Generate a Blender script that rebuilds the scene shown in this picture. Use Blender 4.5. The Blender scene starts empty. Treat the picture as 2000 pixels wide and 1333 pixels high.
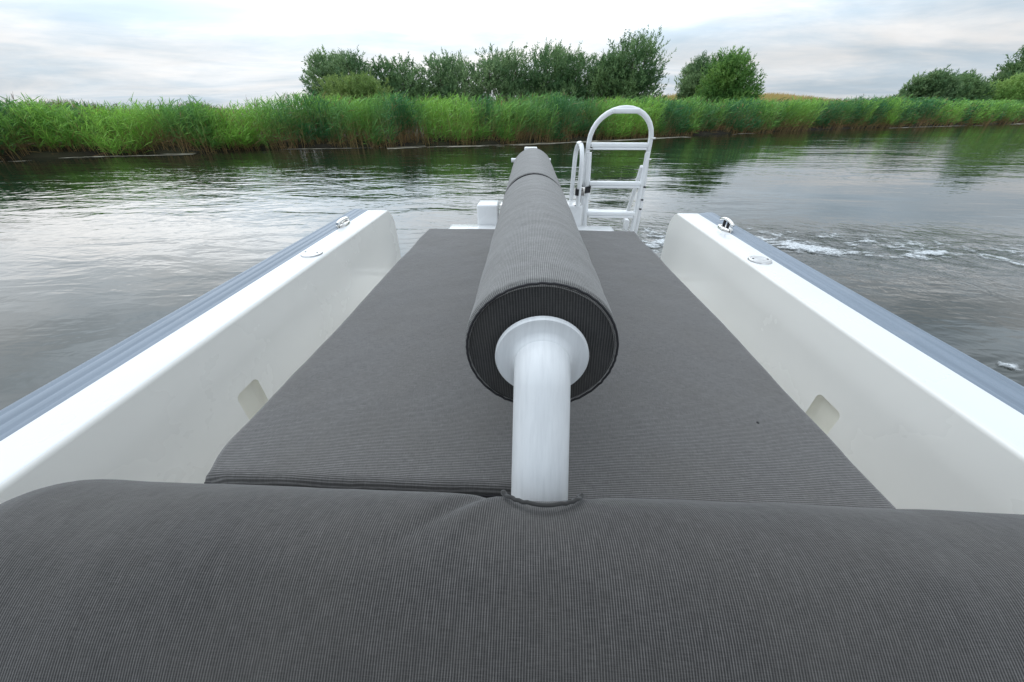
import bpy, bmesh, math, random
import numpy as np
from mathutils import Vector, Matrix

S = bpy.context.scene
COL = S.collection
rng = np.random.default_rng(7)
random.seed(7)

# ------------------------------------------------------------------ camera
F, W0, H0 = 670.0, 2000.0, 1333.0
fwd = Vector((33, 453, -670)).normalized()          # boat axis seen from the camera
upw = Vector((0, 670, 453)).normalized()
rgt = fwd.cross(upw).normalized()
R = Matrix((rgt, fwd, upw))
cam = bpy.data.cameras.new("camera")
cam.sensor_width = 36.0
cam.sensor_fit = 'HORIZONTAL'
cam.lens = 36.0 * F / W0
cam.clip_start = 0.02
cam.clip_end = 8000
cob = bpy.data.objects.new("camera", cam)
COL.objects.link(cob)
cob.matrix_world = Matrix.Translation((-0.025, 0, 1.4)) @ R.to_4x4()
S.camera = cob

# ------------------------------------------------------------------ sky, sun, exposure
SUN_AZ, SUN_EL = math.radians(-20), math.radians(48)   # azimuth from +Y towards +X
sdir = Vector((math.sin(SUN_AZ) * math.cos(SUN_EL), math.cos(SUN_AZ) * math.cos(SUN_EL), math.sin(SUN_EL)))
wd = bpy.data.worlds.new("World")
S.world = wd
wd.use_nodes = True
nt = wd.node_tree
nt.nodes.clear()
N = nt.nodes.new
L = nt.links.new
def mth(tree, op, a=None, b=None, c=None, clamp=False):
    n = tree.nodes.new("ShaderNodeMath"); n.operation = op; n.use_clamp = clamp
    for i, v in enumerate((a, b, c)):
        if v is None: continue
        if isinstance(v, (int, float)): n.inputs[i].default_value = v
        else: tree.links.new(v, n.inputs[i])
    return n.outputs[0]
def maprange(tree, v, a, b, c, d, smooth=True):
    n = tree.nodes.new("ShaderNodeMapRange")
    n.interpolation_type = 'SMOOTHSTEP' if smooth else 'LINEAR'
    tree.links.new(v, n.inputs[0])
    for i, x in enumerate((a, b, c, d)): n.inputs[i + 1].default_value = x
    return n.outputs[0]
def mixcol(tree, fac, a, b, mode='MIX'):
    n = tree.nodes.new("ShaderNodeMix"); n.data_type = 'RGBA'; n.blend_type = mode
    for sock, v in ((n.inputs[0], fac), (n.inputs[6], a), (n.inputs[7], b)):
        if isinstance(v, (int, float)): sock.default_value = v
        elif isinstance(v, tuple): sock.default_value = v if len(v) == 4 else (*v, 1)
        else: tree.links.new(v, sock)
    return n.outputs[2]
def noise(tree, vec, scale, detail=4, rough=.5, dist=0.0):
    n = tree.nodes.new("ShaderNodeTexNoise")
    tree.links.new(vec, n.inputs['Vector'])
    n.inputs['Scale'].default_value = scale; n.inputs['Detail'].default_value = detail
    n.inputs['Roughness'].default_value = rough; n.inputs['Distortion'].default_value = dist
    return n.outputs['Fac']
tc = N("ShaderNodeTexCoord")
sky = N("ShaderNodeTexSky")
sky.sky_type = 'NISHITA'; sky.sun_disc = False
sky.sun_elevation = SUN_EL; sky.sun_rotation = SUN_AZ
sky.air_density = 1.2; sky.dust_density = 2.5; sky.ozone_density = 1.5
sep = N("ShaderNodeSeparateXYZ"); L(tc.outputs['Generated'], sep.inputs[0])
zc = mth(nt, 'MAXIMUM', sep.outputs[2], 0.0)
den = mth(nt, 'ADD', zc, 0.11)
cmb = N("ShaderNodeCombineXYZ")
L(mth(nt, 'DIVIDE', sep.outputs[0], den), cmb.inputs[0])
L(mth(nt, 'DIVIDE', sep.outputs[1], den), cmb.inputs[1])
mp = N("ShaderNodeMapping"); L(cmb.outputs[0], mp.inputs[0])
mp.inputs['Location'].default_value = (3.1, 1.7, 0)
mp.inputs['Rotation'].default_value = (0, 0, math.radians(-24))
mp.inputs['Scale'].default_value = (0.62, 0.9, 1)
cn = noise(nt, mp.outputs[0], 0.75, 8, .58, .6)
cn2 = noise(nt, mp.outputs[0], 2.4, 7, .6, .4)
cover = maprange(nt, mth(nt, 'ADD', mth(nt, 'MULTIPLY', cn, .8), mth(nt, 'MULTIPLY', cn2, .2)), .34, .66, 0.0, 1.0)
cover = mth(nt, 'MULTIPLY', cover, maprange(nt, zc, .18, .42, 1.0, .5))
gd = N("ShaderNodeVectorMath"); gd.operation = 'DOT_PRODUCT'
L(tc.outputs['Generated'], gd.inputs[0]); gd.inputs[1].default_value = sdir
glow = mth(nt, 'POWER', mth(nt, 'MAXIMUM', mth(nt, 'MULTIPLY_ADD', gd.outputs['Value'], .5, .5), 0.0), 12.0)
# a bright belt of thin cloud above the horizon, greyer cloud overhead
lift = mth(nt, 'MULTIPLY', maprange(nt, zc, .08, .23, 0.0, 1.0), maprange(nt, zc, .34, .58, 1.0, .42))
lift = mth(nt, 'MULTIPLY', lift, maprange(nt, sep.outputs[0], .15, .75, 1.0, .5))
bright = mth(nt, 'ADD', mth(nt, 'MULTIPLY_ADD', lift, 10.5, 8.1), mth(nt, 'MULTIPLY', glow, 16.0))
# cloud relief, stronger overhead than in the thin veil near the horizon
cn3 = noise(nt, mp.outputs[0], 1.15, 6, .55, .5)
relief = mth(nt, 'MULTIPLY', maprange(nt, cn3, .30, .70, -.42, .42), maprange(nt, zc, .10, .30, .16, 1.0))
bright = mth(nt, 'MULTIPLY', bright, mth(nt, 'ADD', relief, 1.0))
cc = N("ShaderNodeVectorMath"); cc.operation = 'SCALE'
cc.inputs[0].default_value = (1.0, 1.0, 1.0); L(bright, cc.inputs['Scale'])
gapb = N("ShaderNodeVectorMath"); gapb.operation = 'SCALE'
gapb.inputs[0].default_value = (.63, .765, .89); L(mth(nt, 'MULTIPLY', bright, 1.0), gapb.inputs['Scale'])
gapc = mixcol(nt, .12, gapb.outputs[0], sky.outputs[0])
skyc = mixcol(nt, cover, gapc, cc.outputs[0])
bg = N("ShaderNodeBackground"); bg.inputs[1].default_value = 0.1
L(skyc, bg.inputs[0])
wo = N("ShaderNodeOutputWorld"); L(bg.outputs[0], wo.inputs[0])

sl = bpy.data.lights.new("sun", 'SUN')
sl.energy = 0.5; sl.angle = math.radians(100); sl.color = (1, .975, .94)
so = bpy.data.objects.new("sun", sl); COL.objects.link(so)
so.rotation_euler = sdir.to_track_quat('Z', 'Y').to_euler()
S.view_settings.view_transform = 'Standard'; S.view_settings.look = 'None'
S.view_settings.exposure = 0.0; S.view_settings.gamma = 1.0
S.view_settings.use_curve_mapping = False

# ------------------------------------------------------------------ materials
def newmat(name, base=(.5, .5, .5), rough=.5, metal=0.0, ior=None, coat=0.0, sheen=0.0):
    m = bpy.data.materials.new(name); m.use_nodes = True
    b = m.node_tree.nodes["Principled BSDF"]
    b.inputs['Base Color'].default_value = (*base, 1); b.inputs['Roughness'].default_value = rough
    b.inputs['Metallic'].default_value = metal
    if ior: b.inputs['IOR'].default_value = ior
    if coat: b.inputs['Coat Weight'].default_value = coat; b.inputs['Coat Roughness'].default_value = .08
    if sheen: b.inputs['Sheen Weight'].default_value = sheen; b.inputs['Sheen Roughness'].default_value = .4
    return m, m.node_tree, b
def bump(t, b, h, dist, strength=1.0, prev=None):
    n = t.nodes.new("ShaderNodeBump"); n.inputs['Distance'].default_value = dist; n.inputs['Strength'].default_value = strength
    t.links.new(h, n.inputs['Height'])
    if prev is not None: t.links.new(prev, n.inputs['Normal'])
    if b is not None: t.links.new(n.outputs[0], b.inputs['Normal'])
    return n.outputs[0]
def objco(t):
    return t.nodes.new("ShaderNodeTexCoord").outputs['Object']
def mapped(t, vec, scale=(1, 1, 1), rot=(0, 0, 0), loc=(0, 0, 0)):
    n = t.nodes.new("ShaderNodeMapping"); t.links.new(vec, n.inputs[0])
    n.inputs['Scale'].default_value = scale; n.inputs['Rotation'].default_value = rot; n.inputs['Location'].default_value = loc
    return n.outputs[0]

def gelcoat(name, base, rough=.28, var=.03):
    m, t, b = newmat(name, base, rough, coat=.25)
    o = objco(t)
    n = noise(t, o, 1.7, 5, .6)
    c = mixcol(t, maprange(t, n, .3, .7, 0, 1), base, tuple(x * (1 - var) for x in base))
    sp = noise(t, mapped(t, o, (1, 1, .25)), 14, 6, .7)
    c = mixcol(t, maprange(t, sp, .55, .85, 0, .02), c, (.52, .50, .44))
    L2 = t.links.new; L2(c, b.inputs['Base Color'])
    L2(maprange(t, n, .3, .7, rough * .8, rough * 1.3), b.inputs['Roughness'])
    return m
M_white = gelcoat("white_gelcoat", (.78, .785, .79))
M_wall = gelcoat("ivory_gelcoat", (.88, .86, .815), .24)
M_niche = gelcoat("cream_gelcoat", (.80, .775, .68), .45)
M_paint = gelcoat("white_powder_coat", (.86, .87, .88), .38, .05)
M_pole = newmat("pole_paint", (.74, .75, .76), .36)
def _pole():
    m, t, b = M_pole
    o = objco(t)
    n = noise(t, mapped(t, o, (1, .10, .10)), 160, 4, .6)
    b2 = mixcol(t, maprange(t, n, .35, .75, 0, 1), (.78, .79, .80), (.71, .72, .73))
    n2 = noise(t, o, 30, 5, .7)
    b2 = mixcol(t, maprange(t, n2, .64, .8, 0, .35), b2, (.55, .54, .52))
    t.links.new(b2, b.inputs['Base Color'])
    bump(t, b, n, .0003, .5)
_pole(); M_pole = M_pole[0]

def fabric(name, period=.0039, dark=(.026, .025, .027), light=(.235, .23, .228), contrast=1.0):
    m, t, b = newmat(name, (.1, .1, .1), .9, sheen=.25)
    uv = t.nodes.new("ShaderNodeTexCoord").outputs['UV']
    s = t.nodes.new("ShaderNodeSeparateXYZ"); t.links.new(uv, s.inputs[0])
    wob = noise(t, mapped(t, uv, (3, 3, 1)), 3, 2)
    ph = mth(t, 'MULTIPLY_ADD', s.outputs[0], 2 * math.pi / period, mth(t, 'MULTIPLY', wob, 7.0))
    st = mth(t, 'MULTIPLY_ADD', mth(t, 'SINE', ph), .5, .5)
    st = maprange(t, st, .30, .85, 0, 1)
    slub = noise(t, mapped(t, uv, (900, 45, 1)), 1, 3, .6)       # thick and thin threads
    weft = noise(t, mapped(t, uv, (60, 1300, 1)), 1, 2, .6)
    fac = mth(t, 'MULTIPLY', st, maprange(t, slub, .25, .75, .45 , 1.1))
    fac = mth(t, 'ADD', mth(t, 'MULTIPLY', fac, .80 * contrast), mth(t, 'MULTIPLY', maprange(t, weft, .3, .7, -.06, .20), 1.0), clamp=True)
    c = mixcol(t, fac, dark, light)
    big = noise(t, uv, 5, 5, .6)
    c = mixcol(t, maprange(t, big, .35, .75, 0, .20), c, (.11, .10, .085))
    t.links.new(c, b.inputs['Base Color'])
    h = mth(t, 'ADD', mth(t, 'MULTIPLY', st, .6), mth(t, 'MULTIPLY', weft, .4))
    n1 = bump(t, None, noise(t, uv, 9, 4, .55), .012, .5)
    bump(t, b, h, .0006, .7, n1)
    return m
M_fab = fabric("charcoal_striped_fabric", .0026, (.019, .0178, .0174), (.140, .131, .127))
M_fab_pad = fabric("charcoal_pad_fabric", .0040, (.058, .0555, .0545), (.285, .275, .268), .8)
M_fab_roll = fabric("heather_roll_fabric", .0031, (.095, .092, .090), (.41, .40, .386), .6)
M_fab_end = fabric("shaded_end_fabric", .0042, (.020, .0195, .0195), (.078, .075, .074))  # shade on the roll's end faces put into a darker fabric colour
M_piping = newmat("black_piping", (.022, .021, .024), .8)[0]
M_black = newmat("black_webbing", (.015, .015, .017), .7)[0]
M_dark = newmat("dark_gap", (.03, .03, .032), .8)[0]
M_chrome = newmat("stainless_steel", (.72, .71, .69), .16, 1.0)[0]
M_brush = newmat("brushed_steel", (.66, .65, .64), .34, 1.0)[0]
m, t, b = newmat("grey_rubber", (.22, .25, .29), .45); M_rub = m
o = objco(t)
n = noise(t, mapped(t, o, (60, 1.2, 60)), 1, 5, .6)
n2 = noise(t, o, 6, 5, .65)
c = mixcol(t, maprange(t, n, .3, .7, 0, 1), (.225, .27, .33), (.165, .205, .255))
c = mixcol(t, maprange(t, n2, .55, .75, 0, .35), c, (.30, .33, .37))
t.links.new(c, b.inputs['Base Color'])

def leafmat(name, trans=.35, rough=.55):
    m = bpy.data.materials.new(name); m.use_nodes = True
    t = m.node_tree; t.nodes.clear()
    at = t.nodes.new("ShaderNodeAttribute"); at.attribute_name = "Col"
    d = t.nodes.new("ShaderNodeBsdfPrincipled"); d.inputs['Roughness'].default_value = rough
    d.inputs['Specular IOR Level'].default_value = .3
    tr = t.nodes.new("ShaderNodeBsdfTranslucent")
    mx = t.nodes.new("ShaderNodeMixShader"); mx.inputs[0].default_value = trans
    t.links.new(at.outputs['Color'], d.inputs['Base Color'])
    hs = t.nodes.new("ShaderNodeHueSaturation"); hs.inputs['Value'].default_value = 1.25; hs.inputs['Hue'].default_value = .485
    t.links.new(at.outputs['Color'], hs.inputs['Color']); t.links.new(hs.outputs[0], tr.inputs[0])
    t.links.new(d.outputs[0], mx.inputs[1]); t.links.new(tr.outputs[0], mx.inputs[2])
    o = t.nodes.new("ShaderNodeOutputMaterial"); t.links.new(mx.outputs[0], o.inputs[0])
    return m
M_leaf = leafmat("leaf")
M_reed = leafmat("reed_leaf", .3)
m, t, b = newmat("bark", (.12, .095, .07), .9); M_bark = m
bump(t, b, noise(t, mapped(t, objco(t), (8, 8, 1.5)), 3, 5), .03)

# ------------------------------------------------------------------ mesh helpers
LOC = {}
def link(o, parent=None):
    COL.objects.link(o)
    if parent is not None: o.parent = parent
    return o
def base_of(parent):
    return LOC.get(parent.name, Vector((0, 0, 0))) if parent is not None else Vector((0, 0, 0))
def mesh(name, V, Fc, mat, parent=None, smooth=True, uv=None, col=None, at=None):
    """V world-space vertices (n,3); Fc (m,4) quads array or list of polygons."""
    V = np.asarray(V, dtype=np.float32)
    off = at if at is not None else base_of(parent)
    V = V - np.array(off, dtype=np.float32)
    me = bpy.data.meshes.new(name)
    if isinstance(Fc, np.ndarray):
        m_, k = Fc.shape
        me.vertices.add(len(V)); me.vertices.foreach_set("co", V.ravel())
        me.loops.add(m_ * k); me.loops.foreach_set("vertex_index", Fc.astype(np.int32).ravel())
        me.polygons.add(m_); me.polygons.foreach_set("loop_start", np.arange(0, m_ * k, k, dtype=np.int32))
        me.update(calc_edges=True)
    else:
        me.from_pydata(V.tolist(), [], [list(map(int, f)) for f in Fc]); me.update()
    if smooth:
        me.polygons.foreach_set("use_smooth", np.ones(len(me.polygons), dtype=bool))
    if uv is not None:
        lay = me.uv_layers.new(name="UVMap")
        vi = np.empty(len(me.loops), dtype=np.int32); me.loops.foreach_get("vertex_index", vi)
        lay.data.foreach_set("uv", np.asarray(uv, dtype=np.float32)[vi].ravel())
    if col is not None:
        a = me.color_attributes.new("Col", 'FLOAT_COLOR', 'POINT')
        c4 = np.ones((len(V), 4), dtype=np.float32); c4[:, :3] = col
        a.data.foreach_set("color", c4.ravel())
    me.materials.append(mat)
    o = bpy.data.objects.new(name, me)
    link(o, parent)
    if at is not None: o.location = at
    LOC[o.name] = Vector(off)
    return o
def thing(name, loc, label, cat, group=None):
    o = bpy.data.objects.new(name, None); o.empty_display_size = .1
    link(o); o.location = loc; LOC[o.name] = Vector(loc)
    o['label'] = label; o['category'] = cat
    if group: o['group'] = group
    return o
def from_bm(name, bm, mat, parent, smooth=True):
    bm.normal_update()
    V = [v.co[:] for v in bm.verts]
    bm.verts.index_update()
    Fc = [[v.index for v in f.verts] for f in bm.faces]
    bm.free()
    o = mesh(name, V, Fc, mat, parent, smooth)
    if smooth: flatten(o)
    return o
def flatten(o, ang=40):
    me = o.data
    try: me.set_sharp_from_angle(angle=math.radians(ang))
    except Exception: pass
def bm_box(bm, lo, hi, bev=.004, seg=2):
    r = bmesh.ops.create_cube(bm, size=1.0)
    vs = r['verts']
    for v in vs:
        v.co = Vector([(a + c) / 2 + x * (c - a) for a, c, x in zip(lo, hi, v.co)])
    if bev > 0:
        es = list({e for v in vs for e in v.link_edges})
        bmesh.ops.bevel(bm, geom=es, offset=bev, segments=seg, affect='EDGES', profile=.5)
def box(name, lo, hi, mat, parent, bev=.004, seg=2):
    bm = bmesh.new(); bm_box(bm, lo, hi, bev, seg)
    return from_bm(name, bm, mat, parent)
def grid_faces(nu, nv, cu=False, cv=False):
    i = np.arange(nu if cu else nu - 1); j = np.arange(nv if cv else nv - 1)
    I, J = np.meshgrid(i, j, indexing='ij'); I2 = (I + 1) % nu; J2 = (J + 1) % nv
    return np.stack([I * nv + J, I2 * nv + J, I2 * nv + J2, I * nv + J2], -1).reshape(-1, 4)
def tube_data(path, r, seg=14, caps=True, flat=1.0):
    P = [Vector(p) for p in path]; n = len(P)
    rad = r if hasattr(r, '__len__') else [r] * n
    T = []
    for i in range(n):
        d = (P[min(i + 1, n - 1)] - P[max(i - 1, 0)]); T.append(d.normalized())
    ref = Vector((0, 0, 1)) if abs(T[0].z) < .9 else Vector((1, 0, 0))
    nrm = (ref - T[0] * ref.dot(T[0])).normalized()
    V = []; Fc = []
    for i in range(n):
        if i: nrm = (nrm - T[i] * nrm.dot(T[i])).normalized()
        bn = T[i].cross(nrm)
        for k in range(seg):
            a = 2 * math.pi * k / seg
            V.append(P[i] + (nrm * math.cos(a) * flat + bn * math.sin(a)) * rad[i])
    for i in range(n - 1):
        for k in range(seg):
            k2 = (k + 1) % seg
            Fc.append((i * seg + k, i * seg + k2, (i + 1) * seg + k2, (i + 1) * seg + k))
    if caps:
        Fc.append(tuple(range(seg))[::-1]); Fc.append(tuple((n - 1) * seg + k for k in range(seg)))
    return [v[:] for v in V], Fc
def tubes(name, specs, mat, parent):
    V = []; Fc = []
    for sp in specs:
        v, f = tube_data(*sp[0:2], **(sp[2] if len(sp) > 2 else {}))
        b0 = len(V); V += v; Fc += [tuple(i + b0 for i in q) for q in f]
    o = mesh(name, V, Fc, mat, parent); flatten(o, 50)
    return o
def lathe(name, prof, origin, axis, mat, parent, seg=48, sx=1.0, sy=1.0):
    """prof: (radius, along-axis); axis 'y' or 'z'."""
    V = []
    for r, h in prof:
        for k in range(seg):
            a = 2 * math.pi * k / seg
            if axis == 'z': V.append((origin[0] + r * math.cos(a) * sx, origin[1] + r * math.sin(a) * sy, origin[2] + h))
            else: V.append((origin[0] + r * math.cos(a) * sx, origin[1] + h, origin[2] + r * math.sin(a) * sy))
    n = len(prof)
    Fc = [tuple(q) for q in grid_faces(n, seg, False, True)]
    o = mesh(name, V, Fc, mat, parent); flatten(o, 35)
    return o
def smooth_path(pts, n=8):
    P = [Vector(p) for p in pts]; out = []
    for i in range(len(P) - 1):
        p0 = P[max(i - 1, 0)]; p1 = P[i]; p2 = P[i + 1]; p3 = P[min(i + 2, len(P) - 1)]
        for k in range(n):
            u = k / n
            out.append(.5 * ((2 * p1) + (p2 - p0) * u + (2 * p0 - 5 * p1 + 4 * p2 - p3) * u * u + (3 * p1 - p0 - 3 * p2 + p3) * u ** 3))
    out.append(P[-1]); return out

# value noise / fbm in numpy
def vnoise(x, y, seed=0):
    xi = np.floor(x).astype(np.int64); yi = np.floor(y).astype(np.int64)
    xf = x - xi; yf = y - yi
    def h(a, b):
        n = (a * 374761393 + b * 668265263 + seed * 1442695040888963) & 0x7fffffff
        n = ((n ^ (n >> 13)) * 1274126177) & 0x7fffffff
        return ((n ^ (n >> 16)) & 0xffff) / 65535.0
    u = xf * xf * (3 - 2 * xf); v = yf * yf * (3 - 2 * yf)
    return (h(xi, yi) * (1 - u) + h(xi + 1, yi) * u) * (1 - v) + (h(xi, yi + 1) * (1 - u) + h(xi + 1, yi + 1) * u) * v
def fbm(x, y, o=4, seed=0):
    s = 0; a = .5; tot = 0
    for k in range(o):
        s = s + a * vnoise(x * 2 ** k, y * 2 ** k, seed + k); tot += a; a *= .5
    return s / tot

# ------------------------------------------------------------------ water and land
m, t, b = newmat("river_water", (.012, .017, .011), .025, ior=1.55); M_water = m
g = t.nodes.new("ShaderNodeNewGeometry").outputs['Position']
w1 = noise(t, mapped(t, g, (.32, 1.0, 1), (0, 0, math.radians(12))), .55, 2, .45, .8)
w2 = noise(t, mapped(t, g, (.38, 1.0, 1), (0, 0, math.radians(-9))), 2.0, 3, .5, .9)
w3 = noise(t, mapped(t, g, (.55, 1.0, 1), (0, 0, math.radians(6))), 7.5, 2, .5, .5)
calm = noise(t, mapped(t, g, (.4, 1, 1), (0, 0, .2), (5, 2, 0)), .16, 2, .5)
spg = t.nodes.new("ShaderNodeSeparateXYZ"); t.links.new(g, spg.inputs[0])
side = maprange(t, spg.outputs[0], 1.0, 7.0, 1.0, .5)
amp = mth(t, 'MULTIPLY', mth(t, 'MULTIPLY', maprange(t, calm, .35, .62, .25, 1.0), side), maprange(t, spg.outputs[1], 3.0, 9.0, .42, 1.0))
def vdist(px, py, sx, sy):
    dx = mth(t, 'MULTIPLY', mth(t, 'SUBTRACT', spg.outputs[0], px), 1 / sx)
    dy = mth(t, 'MULTIPLY', mth(t, 'SUBTRACT', spg.outputs[1], py), 1 / sy)
    d2 = mth(t, 'ADD', mth(t, 'MULTIPLY', dx, dx), mth(t, 'MULTIPLY', dy, dy))
    return mth(t, 'POWER', 2.718, mth(t, 'MULTIPLY', d2, -1.0))
wake = mth(t, 'MAXIMUM', vdist(4.2, 4.3, 3.0, .9), vdist(1.2, 4.4, 1.6, 1.1))
w4 = noise(t, mapped(t, g, (.8, 1.0, 1)), 4.5, 4, .6, 1.6)
n1 = bump(t, None, w1, .030)
n2 = bump(t, None, mth(t, 'MULTIPLY', w2, amp), .030, 1, n1)
n3 = bump(t, None, mth(t, 'MULTIPLY', w3, amp), .0090, 1, n2)
bump(t, b, mth(t, 'MULTIPLY', w4, wake), .03, 1, n3)
t.links.new(mixcol(t, wake, (.012, .017, .011), (.035, .042, .040)), b.inputs['Base Color'])
wob = mesh("water", [(-2500, -2500, 0), (2500, -2500, 0), (2500, 2500, 0), (-2500, 2500, 0)], [(0, 1, 2, 3)], M_water, smooth=False)
wob['kind'] = 'structure'

BANK = np.array([(-160, -62), (-80, -18), (-40, 2.5), (-26, 8.6), (-20, 11.4), (-17.7, 12.3), (-15.7, 13.7), (-12.6, 14.75), (-11.4, 16.4), (-7.5, 17.15), (-4.4, 18.5),
                 (-.8, 19.6), (3.35, 22.2), (8.6, 25.4), (15.2, 29.1), (24.3, 34.6), (35.1, 40.1), (46.5, 45.0), (61.6, 53.2), (95, 70), (180, 105), (420, 180)], float)
seg = np.linalg.norm(np.diff(BANK, axis=0), axis=1); BS = np.concatenate([[0], np.cumsum(seg)])
def bank(s):
    x = np.interp(s, BS, BANK[:, 0]); y = np.interp(s, BS, BANK[:, 1])
    e = .8
    dx = np.interp(s + e, BS, BANK[:, 0]) - np.interp(s - e, BS, BANK[:, 0]); dy = np.interp(s + e, BS, BANK[:, 1]) - np.interp(s - e, BS, BANK[:, 1])
    l = np.hypot(dx, dy) + 1e-9
    return x, y, -dy / l, dx / l            # point and landward normal
def s_of_x(x): return float(np.interp(x, BANK[:, 0], BS))

m, t, b = newmat("marsh_soil", (.05, .04, .025), .95); M_soil = m
g = t.nodes.new("ShaderNodeNewGeometry").outputs['Position']
c = mixcol(t, maprange(t, noise(t, g, .8, 5), .35, .65, 0, 1), (.022, .017, .011), (.04, .038, .016))
spz = t.nodes.new("ShaderNodeSeparateXYZ"); t.links.new(g, spz.inputs[0])
c = mixcol(t, maprange(t, spz.outputs[2], .4, .7, 0, 1), c, (.20, .16, .06))
t.links.new(c, b.inputs['Base Color']); bump(t, b, noise(t, g, 3, 5), .08)
offs = np.array([-.6, -.1, .15, .6, 1.5, 3, 5, 8, 12, 16, 20, 25, 32, 45, 80, 200, 800, 2200.])
def land_h(x, y, d):
    base = np.interp(d, [-.6, -.1, .15, .6, 3, 8], [-.5, -.12, .10, .2, .3, .35])
    ridge = np.interp(x, [5, 14, 22, 60, 100], [0, .5, 1.75, 1.3, .3]) * np.interp(d, [6, 14, 22, 45, 90], [0, .5, 1, 1, .4])
    return base + ridge
ss = np.concatenate([np.linspace(0, s_of_x(-26), 40)[:-1], np.linspace(s_of_x(-26), s_of_x(62), 180), np.linspace(s_of_x(62), BS[-1], 30)[1:]])
bx, by, nx, ny = bank(ss)
# one fixed inland direction far out so that the sheet never folds over itself
G = np.zeros((len(ss), len(offs), 3))
for j, d in enumerate(offs):
    k = min(1, max(0, (d - 1) / 20))
    ddx = nx * (1 - k) + (-.3) * k + np.interp(bx, [-160, 0, 420], [-.7, 0, .9]) * k * (d > 60); ddy = ny * (1 - k) + .95 * k
    G[:, j, 0] = bx + ddx * d; G[:, j, 1] = by + ddy * d
    G[:, j, 2] = land_h(G[:, j, 0], G[:, j, 1], d) + (fbm(ss * .9, np.full_like(ss, d * .5), 3, 3) - .5) * (.12 if d < 40 else .0)
gr = mesh("ground", G.reshape(-1, 3), grid_faces(len(ss), len(offs)), M_soil)
gr['kind'] = 'structure'

# ------------------------------------------------------------------ strips of leaf blades
def blades(base, tip, side, width, bend=None, nseg=2, taper=True):
    """vectorised leaf strips: base,tip (n,3); side (n,3) unit; returns verts, quads"""
    n = len(base); V = []
    mid = (base + tip) / 2
    if bend is not None: mid = mid + bend
    for k in range(nseg + 1):
        u = k / nseg
        p = base * (1 - u) ** 2 + 2 * mid * u * (1 - u) + tip * u ** 2
        w = width * ((.35 + 1.3 * u * (1 - u) * 2) if k < nseg else .08) if taper else width
        w = np.asarray(w).reshape(-1, 1) if np.ndim(w) else w
        V.append(p - side * w * .5); V.append(p + side * w * .5)
    V = np.stack(V, 1)                                        # n,(2(nseg+1)),3
    nv = 2 * (nseg + 1)
    q = np.array([[2 * k, 2 * k + 1, 2 * k + 3, 2 * k + 2] for k in range(nseg)])
    Q = (np.arange(n)[:, None, None] * nv + q[None]).reshape(-1, 4)
    return V.reshape(-1, 3), Q, nv
class Acc:
    def __init__(s): s.V = []; s.Q = []; s.C = []; s.n = 0
    def add(s, V, Q, C): s.V.append(V); s.Q.append(Q + s.n); s.C.append(C); s.n += len(V)
    def build(s, name, mat, parent=None, at=None):
        return mesh(name, np.concatenate(s.V), np.concatenate(s.Q), mat, parent, smooth=True, col=np.concatenate(s.C), at=at)
def unit(v): return v / (np.linalg.norm(v, axis=1, keepdims=True) + 1e-9)

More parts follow.
